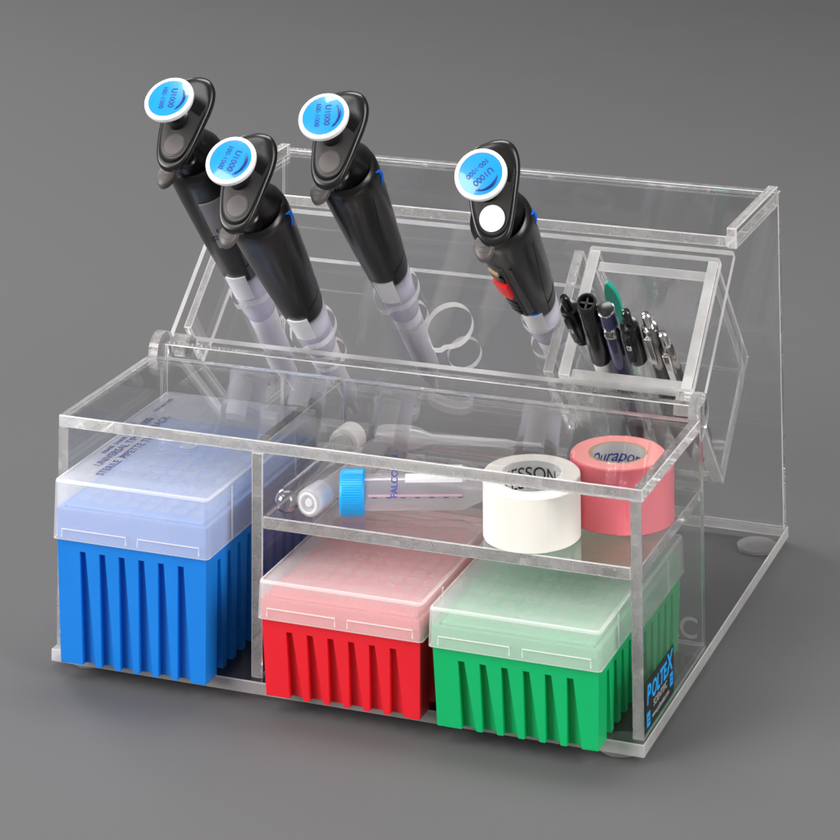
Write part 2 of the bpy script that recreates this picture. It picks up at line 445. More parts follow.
for x0, x1 in ((.57, 1.6), (W - 1.7, W - .57)):             # arms from the hinge to the rack
    bm = bmesh.new()
    pts = [(11.55, 11.35), (12.1, 11.75), (12.62, 11.38), (12.4, 10.9), (12.0, 10.66), (11.55, 10.8)]
    prism(bm, pts, x0, x1, 0)
    bm.transform(frame((0, 0, 0), (0, 1, 0), (0, 0, 1), (1, 0, 0)))
    bmesh.ops.translate(bm, vec=-Vector(OFF), verts=bm.verts)
    finish(bm, 'hinge_arm', ('edge',), stand)

# maker's label on the right side, etched letters at the back
lb = plate('maker_label', stand, W + .002, W + .03, .58, 5.15, .25, 2.42, bevel=.004, off=OFF)
lb.data.materials[0] = M['labelblack']; lb.data.materials[1] = M['labelblack']; lb.data.materials[2] = M['labelblack']
def on_side(y, z): return Matrix.Translation(-Vector(OFF)) @ frame((W + .033, y, z), (0, 1, 0), (0, 0, 1), (1, 0, 0))
for tx, sz, yy, zz in (('P', 1.15, 1.05, 1.75), ('OLTE', .98, 2.72, 1.72), ('X', 1.25, 4.42, 1.82)):
    text('lettering', lb, tx, sz, on_side(yy, zz), 'cyan', italic=.15, bold=.025)
text('lettering', lb, 'SCIENTIFIC', .44, on_side(2.9, 1.08), 'labelgrey')
text('lettering', lb, 'www.poltexlab.com', .34, on_side(2.95, .62), 'labelgrey')
for cy, cz, r in ((1.0, .72, .26), (4.72, 1.0, .24)):
    bm = bmesh.new()
    add_box(bm, W + .03, W + .036, cy - r, cy + r, cz - r * 1.2, cz + r * 1.2, 0, .003)
    for k in range(2):
        add_box(bm, W + .034, W + .04, cy - r * .6, cy + r * .6, cz - .1 + .18 * k - .03, cz - .1 + .18 * k + .03, 1)
    bmesh.ops.translate(bm, vec=-Vector(OFF), verts=bm.verts)
    finish(bm, 'emblem', ('cyan', 'labelblack'), lb)
text('etched_lettering', stand, 'AC', 1.42, Matrix.Translation(-Vector(OFF)) @ frame((29.05, 10.83, .78), (1, 0, 0), (0, 0, 1), (0, -1, 0)), 'etch', bold=.02)

# ------------------------------------------------------------------ pen cup (a box let into the leaning rack)
CUPO = P0 + XV * 26 + UV * 3.3 - NV * 8.6
cup = thing('pen_cup', 'clear acrylic pen cup set into right end of the leaning rack', 'pen holder', CUPO)
for x0 in (22.52, 29.13):
    plate('cup_wall', cup, x0, x0 + .56, -.05, 7.25, -8.5, .35, xf=RACK, off=CUPO, mats=('acrylic', 'brightedge'))
plate('cup_wall', cup, 23.1, 29.11, -.05, .5, -8.5, .1, xf=RACK, off=CUPO, mats=('acrylic', 'brightedge'))
plate('cup_wall', cup, 23.1, 29.11, 6.2, 6.75, -8.5, .1, xf=RACK, off=CUPO, mats=('acrylic', 'brightedge'))
plate('cup_floor', cup, 23.1, 29.11, .52, 6.18, -8.5, -7.95, xf=RACK, off=CUPO, mats=('acrylic', 'brightedge'))

# ------------------------------------------------------------------ tip boxes
def tip_box(colour, label, x, y, zt, zh, mat):
    wr, dr = 8.59, 12.3
    root = thing('tip_box', label, 'tip box', (x + wr / 2, y + dr / 2, .02), group='pipette tip boxes on the base of the stand')
    o = (x + wr / 2, y + dr / 2, .02)
    L = lambda bm: bmesh.ops.translate(bm, vec=-Vector(o), verts=bm.verts)
    # tapering body: inner box, top band, ribs
    hb = zh + .5 * (zt - zh)                                           # the body's rim, seen through the lid
    bm = bmesh.new()
    tp, ty = .16, .28                                       # draft
    x0, x1, y0, y1 = x + .16, x + wr - .16, y + .16, y + dr - .16
    zb = .02
    def ring(ix, iy, z): return [bm.verts.new(p) for p in ((x0 + ix, y0 + iy, z), (x1 - ix, y0 + iy, z), (x1 - ix, y1 - iy, z), (x0 + ix, y1 - iy, z))]
    zband = zh - .55
    fr = (hb - zband) / (hb - zb)
    r0 = ring(tp + .36, ty + .36, zb); r1 = ring(tp * fr + .34, ty * fr + .34, zband)
    r2 = ring(tp * fr, ty * fr, zband); r3 = ring(0, 0, hb)
    r4 = ring(.25, .25, hb); r5 = ring(.25, .25, hb - .25)
    for a, b in ((r0, r1), (r1, r2), (r2, r3), (r3, r4), (r4, r5)):
        for i in range(4): bm.faces.new((a[i], a[(i + 1) % 4], b[(i + 1) % 4], b[i]))
    bm.faces.new(r0[::-1]); bm.faces.new(r5)
    def ribs(n, p0, p1, q0, q1, nx, ny, slot_t, slot_b):
        """ribs between n slots along the edge p0-p1 at zband (outer), q0-q1 at the foot"""
        p0, p1, q0, q1 = map(Vector, (p0, p1, q0, q1)); nrm = Vector((nx, ny, 0))
        Lt = (p1 - p0).length; Lb = (q1 - q0).length
        et = (p1 - p0) / Lt; eb = (q1 - q0) / Lb
        m = .85                                             # solid corner
        pt = (Lt - 2 * m) / n; pb = (Lb - 2 * m) / n
        edges_t = [0.0]; edges_b = [0.0]
        for k in range(n):
            c = m + pt * (k + .5); cb = m + pb * (k + .5)
            edges_t += [c - slot_t / 2, c + slot_t / 2]
            edges_b += [cb - slot_t / 2, cb - slot_t / 2 + slot_b]
        edges_t.append(Lt); edges_b.append(Lb)
        for k in range(0, len(edges_t), 2):
            a, b, c, d = edges_t[k], edges_t[k + 1], edges_b[k], edges_b[k + 1]
            vs = []
            for (o_, e_, s0, s1, z) in ((q0, eb, c, d, zb), (p0, et, a, b, zband)):
                for s in (s0, s1):
                    for dep in (0, .44):
                        q = o_ + e_ * s - nrm * dep; vs.append(bm.verts.new((q.x, q.y, z)))
            idx = [(0, 2, 3, 1), (4, 5, 7, 6), (0, 4, 6, 2), (1, 3, 7, 5), (0, 1, 5, 4), (2, 6, 7, 3)]
            for f in idx: bm.faces.new([vs[i] for i in f])
    a, b = tp * fr, ty * fr
    e = .002
    ribs(6, (x0 + a, y0 + b + e, 0), (x1 - a, y0 + b + e, 0), (x0 + tp, y0 + ty, 0), (x1 - tp, y0 + ty, 0), 0, -1, .32, .74)
    ribs(6, (x1 - a, y1 - b - e, 0), (x0 + a, y1 - b - e, 0), (x1 - tp, y1 - ty, 0), (x0 + tp, y1 - ty, 0), 0, 1, .32, .74)
    ribs(9, (x1 - a - e, y0 + b, 0), (x1 - a - e, y1 - b, 0), (x1 - tp, y0 + ty, 0), (x1 - tp, y1 - ty, 0), 1, 0, .32, .70)
    ribs(9, (x0 + a + e, y1 - b, 0), (x0 + a + e, y0 + b, 0), (x0 + tp, y1 - ty, 0), (x0 + tp, y0 + ty, 0), -1, 0, .32, .70)
    L(bm); finish(bm, 'box_body', (mat,), root)
    # tip tray with the tops of the tips
    bm = bmesh.new()
    add_box(bm, x + .5, x + wr - .5, y + .5, y + dr - .5, hb - .2, hb + .12, 0, .08)
    L(bm); tray = finish(bm, 'tip_tray', (mat,), root)
    bm = bmesh.new()
    for i in range(8):
        for j in range(12):
            lathe(bm, [(.22, hb + .125), (.33, hb + .15), (.34, hb + .24), (.26, hb + .24), (.2, hb + .16), (0, hb + .16)], 10, (x + 1.15 + .9 * i, y + 1.2 + .9 * j, 0))
    L(bm); t = finish(bm, 'tip_tops', ('tips',), tray, smooth=True); t['kind'] = 'stuff'
    # lid: thin shell with rounded edges
    bm = bmesh.new(); th = .11
    def shell(ix, z, r):
        return [bm.verts.new((px, py, z)) for px, py in rrect(x + ix, x + wr - ix, y + ix, y + dr - ix, r, 4)]
    o1 = shell(0, zh, .22); o2 = shell(.05, zt - .13, .22); o2b = shell(.09, zt - .03, .2); o3 = shell(.17, zt, .16)
    i3 = shell(.22, zt - th, .14); i2 = shell(.05 + th, zt - th - .1, .12); i1 = shell(th, zh, .12)
    lv = [o1, o2, o2b, o3]
    for A, B in zip(lv, lv[1:]):
        for k in range(len(A)):
            f = bm.faces.new((A[k], A[(k + 1) % len(A)], B[(k + 1) % len(A)], B[k])); f.material_index = 0 if A is o1 else 1
    o4 = shell(.30, zt, .12); i4 = shell(.35, zt - th, .1)
    for A, B in ((o3, o4), (i4, i3)):
        for k in range(len(A)): bm.faces.new((A[k], A[(k + 1) % len(A)], B[(k + 1) % len(A)], B[k]))
    bm.faces.new(o4)
    for A, B in ((i3, i2), (i2, i1)):
        for k in range(len(A)): bm.faces.new((A[k], A[(k + 1) % len(A)], B[(k + 1) % len(A)], B[k]))
    bm.faces.new(i4[::-1])
    for k in range(len(o1)):
        f = bm.faces.new((i1[k], i1[(k + 1) % len(o1)], o1[(k + 1) % len(o1)], o1[k])); f.material_index = 1
    L(bm); lid = finish(bm, 'box_lid', ('lid', 'lidedge'), root, smooth=True, angle=25)
    # moulded outlines of the two catches on the front, and the vertical ridge on the side
    for c0, c1 in ((.55, 4.1), (4.75, 8.1)):
        bm = bmesh.new(); z0, z1 = zh + .14, zh + .52
        tube(bm, [(x + c0, y - .005, z0), (x + c0, y - .005, z1), (x + c1, y - .005, z1), (x + c1, y - .005, z0)], .028, 6)
        L(bm); finish(bm, 'catch_outline', ('lidedge',), lid)
    for c in (2.6, 9.3):
        bm = bmesh.new(); add_box(bm, x + wr - .01, x + wr + .03, y + c, y + c + .12, zh + .05, zt - .2)
        L(bm); finish(bm, 'lid_ridge', ('lidedge',), lid)
    return root, lid, o
bb, bblid, bo = tip_box('blue', 'tall blue tip box in the left bay, print on its clear lid', .79, -1.6, 8.81, 6.0, 'blue')
rb, rblid, ro = tip_box('red', 'low red tip box with frosted lid, under the shelf beside the divider', 11.97, -1.55, 5.43, 3.68, 'red')
gb, gblid, go = tip_box('green', 'low green tip box with frosted lid, under the tape rolls', 20.90, -1.75, 5.43, 3.68, 'green')
for i, (tx, sz, px, py, w) in enumerate((('UNIVERSAL TIPS 1000', .62, 2.05, 3.6, .0), ('STERILE  PIPETTE TIP RACK', .62, 2.75, 3.3, .0), ('RNASE  DNASE  FREE', .36, 1.5, 4.0, 0), ('PYROGEN FREE', .3, 1.75, 8.5, 0))):
    text('lid_print', bblid, tx, sz, Matrix.Translation(-Vector(bo)) @ frame((px, py, 8.825), (0, 1, 0), (-1, 0, 0), (0, 0, 1)), 'ink')
bm = bmesh.new()
lathe(bm, [(.42, 8.815), (.45, 8.84), (.40, 8.86), (.36, 8.83), (0, 8.83)], 28, (5.2, 4.6, 0)); bmesh.ops.translate(bm, vec=-Vector(bo), verts=bm.verts)
finish(bm, 'gate_mark', ('lid',), bblid, smooth=True)

# ------------------------------------------------------------------ pipettes
def arc_patch(bm, r, a0, a1, z0, z1, t=.06, n=8, mi=0, rf=None):
    """curved tile on a cylinder; rf(z) gives the local radius"""
    g = []
    for z in (z0, z1):
        rr = rf(z) if rf else r
        for dr_ in (0, t):
            g.append([bm.verts.new(((rr + dr_) * math.cos(a0 + (a1 - a0) * i / n), (rr + dr_) * math.sin(a0 + (a1 - a0) * i / n), z)) for i in range(n + 1)])
    a, b, c, d = g
    for i in range(n):
        for q in ((b[i], b[i + 1], d[i + 1], d[i]), (a[i + 1], a[i], c[i], c[i + 1]), (a[i], a[i + 1], b[i + 1], b[i]), (c[i + 1], c[i], d[i], d[i + 1])):
            f = bm.faces.new(q); f.material_index = mi
    for i in (0, n):
        f = bm.faces.new((a[i], b[i], d[i], c[i])); f.material_index = mi

HX = .22                                         # the head sits a little to one side of the handle's axis
HEAD = [(0, -2.62), (.36, -2.54), (.66, -2.32), (.86, -1.95), (1.00, -1.4), (1.12, -.8), (1.24, -.1), (1.36, .6), (1.40, 1.3), (1.26, 1.85), (.88, 2.16), (.30, 2.24),
        (-.26, 2.14), (-.74, 2.0), (-1.08, 1.68), (-1.24, 1.2), (-1.28, .6), (-1.24, -.1), (-1.16, -.8), (-1.04, -1.4), (-.88, -1.95), (-.66, -2.32), (-.36, -2.54)]
def smooth_loop(pts, k=3):
    out = []; n = len(pts)
    for i in range(n):
        p0, p1, p2, p3 = (pts[(i + j - 1) % n] for j in range(4))
        for q in range(k):
            t = q / k
            out.append(tuple(.5 * (2 * b + (c - a) * t + (2 * a - 5 * b + 4 * c - d) * t * t + (3 * b - a - 3 * c + d) * t ** 3) for a, b, c, d in zip(p0, p1, p2, p3)))
    return out
HEAD = smooth_loop(HEAD)
HB = 14.62
def hz(x, y): return .20 * y + .10 * max(0, y - .6) ** 2

def body_r(z):
    prof = [(1.6, 1.05), (2.1, 1.15), (5, 1.36), (9, 1.58), (10.8, 1.64), (11.2, 1.62), (11.5, 1.52)]
    for (z0, r0), (z1, r1) in zip(prof, prof[1:]):
        if z <= z1: return r0 + (r1 - r0) * (z - z0) / (z1 - z0)
    return prof[-1][1]

def make_pipette(label, base, knob, rot, window=False, sticker=None, dot=False, spin=0.0):
    bx, bs = base; kx, ks = knob
    b = P0 + XV * bx + UV * bs; k = P0 + XV * kx + UV * ks + NV * 16.3
    zv = (k - b).normalized(); xv = (XV - zv * XV.dot(zv)).normalized(); yv = zv.cross(xv)
    m = frame(b, xv, yv, zv) @ Matrix.Rotation(rot, 4, 'Z')
    root = thing('pipette', label, 'pipette', mat=scaled(m), group='pipettes standing in the leaning rack')
    # handle
    bm = bmesh.new()
    prof = [(0, 1.62), (1.0, 1.62), (1.07, 1.68), (1.15, 2.1), (1.36, 5), (1.58, 9), (1.64, 10.8), (1.62, 11.2), (1.52, 11.5), (1.34, 11.62), (1.26, 11.5), (1.2, 11.1), (0, 11.1)]
    lathe(bm, prof, 48)
    # shoulder that carries the head, set to the back
    N = 28
    neck = []
    for cy, rx, ry, z in ((.30, 1.40, 1.30, 11.0), (.42, 1.30, 1.15, 11.6), (.34, 1.06, 1.0, 12.1), (.18, .90, .88, 12.7), (.10, .88, .9, 13.4), (.05, .9, 1.1, 14.1)):
        neck.append([bm.verts.new((rx * math.cos(2 * PI * i / N), cy + ry * math.sin(2 * PI * i / N), z)) for i in range(N)])
    for A, B in zip(neck, neck[1:]):
        for i in range(N): bm.faces.new((A[i], A[(i + 1) % N], B[(i + 1) % N], B[i]))
    bm.faces.new(neck[-1]); bm.faces.new(neck[0][::-1])
    body = finish(bm, 'handle', ('black',), root, smooth=True, angle=40)
    bm = bmesh.new()                                            # moulding seam running down the handle
    pts = []
    for i in range(15):
        z = 10.2 - 8.5 * i / 14; a = math.radians(-28 - 16 * math.sin(i / 14 * PI * .5)); r = body_r(z) + .002
        pts.append((r * math.cos(a), r * math.sin(a), z))
    tube(bm, pts, .022, 6)
    a0 = math.radians(-44)
    tube(bm, [((body_r(3.4) + .002) * math.cos(a0 + t_), (body_r(3.4) + .002) * math.sin(a0 + t_), 3.1 + .5 * t_) for t_ in [i * .12 for i in range(9)]], .022, 6)
    finish(bm, 'seam', ('groove',), body)
    bm = bmesh.new()                                            # blue maker's mark on the shoulder
    q = []
    for i in range(9):
        f = i / 8; a = math.radians(2 + 13 * math.sin(f * PI)); z = 10.2 + 1.15 * f
        q.append(((body_r(z) + .01) * math.cos(a), (body_r(z) + .01) * math.sin(a), z))
    tube(bm, q, [.02, .07, .12, .14, .13, .11, .08, .05, .02], 6)
    finish(bm, 'blue_mark', ('bluelogo',), body, smooth=True)
    # head
    bm = bmesh.new(); n = len(HEAD); cx, cy = HX, 0
    def hr(scale, dz, blend=0.0, z=None, rx=.9, ry=.92):
        out = []
        for (x, y) in HEAD:
            X, Y = cx + x * scale, cy + (y - cy) * scale; Z = HB + hz(x, y) + dz
            if blend:
                a = math.atan2(y - cy, x); tx, ty_ = rx * math.cos(a), .1 + ry * math.sin(a)
                X += (tx - X) * blend; Y += (ty_ - Y) * blend; Z += ((z) - Z) * blend
            out.append(bm.verts.new((X, Y, Z)))
        return out
    rg = [hr(.80, -.03), hr(.88, .0), hr(.96, -.03), hr(1.0, -.14), hr(1.0, -.36), hr(.96, -.50, .10, 14.1), hr(.92, -.7, .42, 13.9), hr(.9, -1.0, .80, 13.5), hr(.9, -1.2, 1.0, 13.0)]
    for A, B in zip(rg, rg[1:]):
        for i in range(n): bm.faces.new((A[i], B[i], B[(i + 1) % n], A[(i + 1) % n]))
    bm.faces.new(rg[0]); bm.faces.new(rg[-1][::-1])
    head = finish(bm, 'head', ('black',), root, smooth=True, angle=60)
    bm = bmesh.new()                                            # satin face plate inside a groove
    fp = [(HX + x * .80, -.05 + (y + .05) * .82) for x, y in HEAD]
    lo = [bm.verts.new((x, y, HB + hz(x, y) - .08)) for x, y in fp]; hi = [bm.verts.new((x, y, HB + hz(x, y) + .012)) for x, y in fp]
    mid = [bm.verts.new((HX + (x - HX) * .5, y * .5, HB + hz(x, y * .5) + .03)) for x, y in fp]
    for i in range(n):
        j = (i + 1) % n
        bm.faces.new((lo[i], lo[j], hi[j], hi[i])); bm.faces.new((hi[i], hi[j], mid[j], mid[i]))
    bm.faces.new(mid); bm.faces.new(lo[::-1])
    finish(bm, 'face_plate', ('blackface',), head, smooth=True, angle=50)
    bm = bmesh.new()
    rim = [(HX + x * .82, -.05 + (y + .05) * .84) for x, y in HEAD]
    tube(bm, [(x, y, HB + hz(x, y) + .0) for x, y in rim + rim[:2]], .035, 6)
    finish(bm, 'face_groove', ('groove',), head)
    # round button on the face, tilted with it
    bt = Matrix.Translation((HX - .02, -1.42, HB + hz(0, -1.42) + .05)) @ Matrix.Rotation(math.atan(.2), 4, 'X')
    bm = bmesh.new(); lathe(bm, [(0, -.05), (.62, -.05), (.62, .0), (.585, .012), (.57, -.012), (.54, .02), (.3, .03), (0, .03)], 36, xf=bt)
    finish(bm, 'face_button', ('grey',), head, smooth=True)
    if dot:
        bm = bmesh.new(); lathe(bm, [(0, .035), (.64, .035), (.64, .055), (0, .06)], 36, xf=bt @ Matrix.Translation((0, -.02, 0)))
        finish(bm, 'dot_sticker', ('knobwhite',), head)
    # plunger knob
    kc = (-.02, -.05)
    bm = bmesh.new(); lathe(bm, [(0, 14.0), (.62, 14.0), (.6, 14.85), (.42, 14.9), (.40, 16.0), (0, 16.0)], 28, (kc[0], kc[1], 0))
    finish(bm, 'plunger_rod', ('black',), root, smooth=True)
    bm = bmesh.new(); lathe(bm, [(0, 15.95), (1.1, 15.95), (1.28, 16.05), (1.33, 16.18), (1.31, 16.32), (1.22, 16.39), (1.12, 16.37), (1.10, 16.31), (0, 16.31)], 64, (kc[0], kc[1], 0))
    knob_o = finish(bm, 'plunger_knob', ('knobwhite',), root, smooth=True)
    bm = bmesh.new(); lathe(bm, [(0, 16.312), (1.09, 16.312), (1.09, 16.335), (.8, 16.365), (.4, 16.385), (0, 16.392)], 64, (kc[0], kc[1], 0))
    ins = finish(bm, 'knob_insert', ('knobblue',), knob_o, smooth=True, angle=50)
    tm = Matrix.Translation((kc[0], kc[1], 16.392)) @ Matrix.Rotation(spin, 4, 'Z')
    text('knob_print', ins, 'U1000', .44, tm @ Matrix.Translation((0, .22, 0)), 'navyink', bold=.004)
    text('knob_print', ins, '100-1000', .36, tm @ Matrix.Translation((-.05, -.30, 0)), 'navyink')
    bm = bmesh.new()
    pts = [(.86 * math.cos(a), .86 * math.sin(a), .0) for a in [math.radians(35 + 95 * i / 14) for i in range(15)]]
    tube(bm, pts, [.01, .02, .03, .04, .05, .055, .06, .065, .07, .07, .065, .055, .04, .02, .01], 6); bm.transform(tm @ Matrix.Translation((0, 0, -.015)))
    lathe(bm, [(0, 0), (.06, 0), (.06, .01), (0, .01)], 14, xf=tm @ Matrix.Translation((.58, .62, -.012)))
    finish(bm, 'knob_swoosh', ('navyink',), ins)
    # tip ejector: stem and thumb pad in front of the neck
    bm = bmesh.new(); lathe(bm, [(0, 10.9), (.62, 10.9), (.62, 12.2), (.54, 12.28), (.54, 13.6), (0, 13.6)], 24, (-.05, -.72, 0))
    st = finish(bm, 'ejector_stem', ('black',), root, smooth=True)
    bm = bmesh.new()
    pad = [(-.62 + .50 * math.cos(a) * (1 + .12 * math.sin(a)), -1.98 + .66 * math.sin(a)) for a in [2 * PI * i / 28 for i in range(28)]]
    prism(bm, pad, 12.2, 12.56, 0, inset=.10, dz=.10)
    for k in range(3):
        z = 12.565
        tube(bm, [(-.85, -2.2 + .26 * k, z - .02), (-.62, -2.26 + .26 * k, z), (-.4, -2.2 + .26 * k, z - .02)], .03, 6)
    add_box(bm, -.6, -.05, -1.7, -.8, 12.0, 12.4, 0, .08)
    finish(bm, 'ejector_pad', ('grey',), st, smooth=True, angle=50)
    # collar, label tab, shaft
    bm = bmesh.new()
    lathe(bm, [(0, 1.6), (1.02, 1.6), (1.10, 1.9), (1.14, 1.9), (1.10, 1.2), (1.02, 0), (1.0, -.6), (.97, -1.2), (.90, -1.8), (.82, -2.1), (0, -2.1)], 44)
    finish(bm, 'collar', ('collar',), root, smooth=True)
    bm = bmesh.new()
    c0 = math.radians(-108 - math.degrees(rot))
    arc_patch(bm, 1.1, c0, c0 + math.radians(54), .45, 2.5, .10, 10, rf=lambda z: 1.04 + .045 * z)
    finish(bm, 'label_tab', ('tab',), root, smooth=True, angle=50)
    bm = bmesh.new()
    lathe(bm, [(0, 1.5), (.88, 1.5), (.9, .8), (.88, -.8), (.82, -1.7), (.72, -5), (.64, -8.2), (.5, -8.8), (.28, -9.1), (.24, -10.2), (.15, -10.3), (0, -10.3)], 32)
    finish(bm, 'shaft', ('shaft',), root, smooth=True)
    if window:                                                  # volume window and red slider on the side
        a = math.radians(-112 - math.degrees(rot)); d = math.radians(19)
        bm = bmesh.new(); arc_patch(bm, 1, a - d * 1.1, a + d * 1.1, 2.3, 8.9, .07, 8, rf=lambda z: body_r(z) - .01)
        wnd = finish(bm, 'volume_window', ('blackface',), body, smooth=True, angle=50)
        bm = bmesh.new(); arc_patch(bm, 1, a - d * .8, a + d * .8, 5.35, 6.95, .26, 8, rf=lambda z: body_r(z)); finish(bm, 'red_slider', ('red2',), body, smooth=True, angle=50)
        for z0, z1 in ((7.2, 7.9), (3.5, 3.85), (4.05, 4.4), (2.9, 3.2)):
            bm = bmesh.new(); arc_patch(bm, 1, a - d * .75, a + d * .75, z0, z1, .16, 8, rf=lambda z: body_r(z))
            finish(bm, 'window_bar', ('penblack',), wnd)
        bm = bmesh.new(); arc_patch(bm, 1, a - d * .7, a + d * .4, 8.0, 8.3, .17, 8, rf=lambda z: body_r(z)); finish(bm, 'window_print', ('card',), wnd)
        a2 = math.radians(-70 - math.degrees(rot))
        bm = bmesh.new(); arc_patch(bm, 1, a2 - .18, a2 + .12, 1.7, 2.7, .05, 5, rf=lambda z: body_r(z)); finish(bm, 'blue_mark', ('bluelogo',), body)
        bm = bmesh.new()
        tube(bm, [((body_r(z)) * math.cos(a2 - .1), (body_r(z)) * math.sin(a2 - .1), z) for z in (9.0, 7, 5, 3)], .09, 8); finish(bm, 'grip_rib', ('black',), body, smooth=True)
    if sticker:
        bm = bmesh.new(); a = math.radians(-48 - math.degrees(rot))
        arc_patch(bm, 1, a - .55, a + .55, 5.6, 9.6, .06, 10, rf=lambda z: body_r(z) + .02)
        stk = finish(bm, 'grey_tag', ('greytag',), body, smooth=True, angle=50)
        a -= .25
        z = 6.7; rr = body_r(z) + .10
        xf = frame((rr * math.cos(a), rr * math.sin(a), z), (-math.sin(a), math.cos(a), 0), (0, 0, 1), (math.cos(a), math.sin(a), 0)) @ Matrix.Rotation(-PI / 2, 4, 'Z')
        text('tag_print', stk, 'UTO', .62, xf, 'blackink'); text('tag_print', stk, '55', .5, xf @ Matrix.Translation((.1, -.45, 0)), 'blackink')
    return root

R = math.radians
make_pipette('black pipette at far left, its head highest, grey tag on its handle', (3.55, 3.2), (3.85, 3.57), R(0), sticker=True, spin=R(-82))
make_pipette('black pipette in front of the grey-tagged one, over the blue tip box', (7.85, 1.4), (8.6, .34), R(0), spin=R(-100))
make_pipette('black pipette standing alone left of the empty keyhole', (12.0, 4.0), (12.75, 3.33), R(0), spin=R(-78))
make_pipette('black pipette with white dot sticker and red slider, beside the pen cup', (20.6, 3.45), (21.94, .92), R(12), window=True, dot=True, spin=R(-140))

# ------------------------------------------------------------------ things on the shelf
ZS = 7.605
def along(o, d):                                            # local z runs along d
    d = Vector(d).normalized(); x = d.cross(Vector((0, 0, 1))).normalized(); y = d.cross(x)
    return frame(o, x, y, d)
# glass test tube with white cap
def tube_shell(bm, r, t, length, n=32, mi=0):
    o = [(0, 0)] + [(r * math.sin(a), r - r * math.cos(a)) for a in [PI / 2 * i / 8 for i in range(1, 9)]] + [(r, length)]
    ri = r - t
    i = [(ri, length)] + [(ri * math.sin(a), r - ri * math.cos(a)) for a in [PI / 2 * k / 8 for k in range(8, 0, -1)]] + [(0, t)]
    lathe(bm, o + i, n, mi=mi)
m = along((12.3, .55, ZS + .62), (.02, 1, 0))
tt = thing('test_tube', 'clear glass test tube with white cap lying against the divider', 'test tube', mat=scaled(m))
bm = bmesh.new(); tube_shell(bm, .6, .08, 7.18); finish(bm, 'tube_body', ('tubeglass',), tt, smooth=True)
bm = bmesh.new(); lathe(bm, [(0, 7.2), (.62, 7.2), (.8, 7.25), (.82, 8.3), (.74, 8.5), (.4, 8.62), (0, 8.62)], 32)
bmesh.ops.remove_doubles(bm, verts=bm.verts, dist=.001)
finish(bm, 'tube_cap', ('capwhite',), tt, smooth=True)
# plastic tube with frosted snap cap
m = along((13.55, 1.0, ZS + .68), (.12, 1, 0))
pt = thing('culture_tube', 'clear plastic culture tube, its frosted snap cap facing the front', 'tube', mat=scaled(m))
bm = bmesh.new(); lathe(bm, [(0, .05), (.3, .05), (.34, -.05), (.58, -.05), (.66, .03), (.68, .2), (.68, 1.25), (.60, 1.3), (.58, 1.25), (.58, .15), (0, .15)], 36)
cp = finish(bm, 'snap_cap', ('capclear',), pt, smooth=True)
bm = bmesh.new(); lathe(bm, [(0, -.01), (.18, -.01), (.2, .03), (.2, .06), (0, .06)], 24); lathe(bm, [(.40, -.06), (.46, -.08), (.52, -.06), (.46, -.04), (.40, -.06)], 32)
finish(bm, 'cap_ring', ('lidedge',), cp, smooth=True)
bm = bmesh.new(); lathe(bm, [(.56, .2), (.56, 6.6), (.5, 6.95), (.3, 7.15), (0, 7.2)], 32); finish(bm, 'tube_body', ('pet',), pt, smooth=True)
# conical tube
ang = R(20)
m = frame((14.95, 1.70, ZS + 1.1), (math.sin(ang), -math.cos(ang), 0), (0, 0, 1), (math.cos(ang), math.sin(ang), 0))
m = m @ Matrix.Identity(4)
ct = thing('centrifuge_tube', 'clear conical tube with blue screw cap and printed scale beside white tape', 'centrifuge tube', mat=scaled(m))
bm = bmesh.new()
n = 120; prof = [(0, 0), (.95, 0), (1.03, .06), (1.05, .12), (1.05, 1.12), (.99, 1.22), (.82, 1.22), (.82, .3), (0, .3)]
rings = []
for (r, h) in prof:
    if r == 0: rings.append([bm.verts.new((0, 0, h))]); continue
    rib = .018 if .1 < h < 1.15 and r > 1.04 else 0
    rings.append([bm.verts.new(((r + rib * (k % 2)) * math.cos(2 * PI * k / n), (r + rib * (k % 2)) * math.sin(2 * PI * k / n), h)) for k in range(n)])
for A, B in zip(rings, rings[1:]):
    for k in range(n):
        j = (k + 1) % n
        if len(A) == 1: bm.faces.new((A[0], B[k], B[j]))
        elif len(B) == 1: bm.faces.new((A[k], A[j], B[0]))
        else: bm.faces.new((A[k], A[j], B[j], B[k]))
finish(bm, 'screw_cap', ('capblue',), ct, smooth=True, angle=20)
bm = bmesh.new(); lathe(bm, [(.86, .35), (.86, 1.3), (.84, 6.0), (.3, 7.35), (.2, 7.5), (0, 7.52)], 40)
tb = finish(bm, 'tube_body', ('pet',), ct, smooth=True)
# local axes: x = towards the front, y = up, z = along the tube
def on_tube(a, z, r=.868): return frame((r * math.cos(a), r * math.sin(a), z), (0, 0, 1), (-math.sin(a), math.cos(a), 0), (math.cos(a), math.sin(a), 0))
bm = bmesh.new(); arc_patch(bm, .866, R(48), R(88), 3.2, 6.0, .012, 10); finish(bm, 'writing_patch', ('patch',), tb, smooth=True)
bm = bmesh.new()
for k in range(30):
    z = 1.5 + .15 * k; w = 30 if k % 5 == 0 else 22
    arc_patch(bm, .866, R(16), R(16 + w), z, z + .03, .006, 6)
g = finish(bm, 'scale_marks', ('grad',), tb)
bm = bmesh.new(); arc_patch(bm, .866, R(6), R(13), 1.4, 6.0, .006, 3); finish(bm, 'pink_reflection', ('pinkreflection',), tb)  # pink strip painted as a reflection, not part of the printed scale
bm = bmesh.new()
for k in range(7): arc_patch(bm, .866, R(2), R(5), 1.6 + .7 * k, 1.85 + .7 * k, .006, 2)
finish(bm, 'scale_figures', ('ink',), tb)
xf = on_tube(R(50), 2.7) @ Matrix.Rotation(PI / 2, 4, 'Z')
text('tube_print', tb, 'FALCON', .46, xf @ Matrix.Translation((.1, 0, 0)), 'blueink', bold=.006)
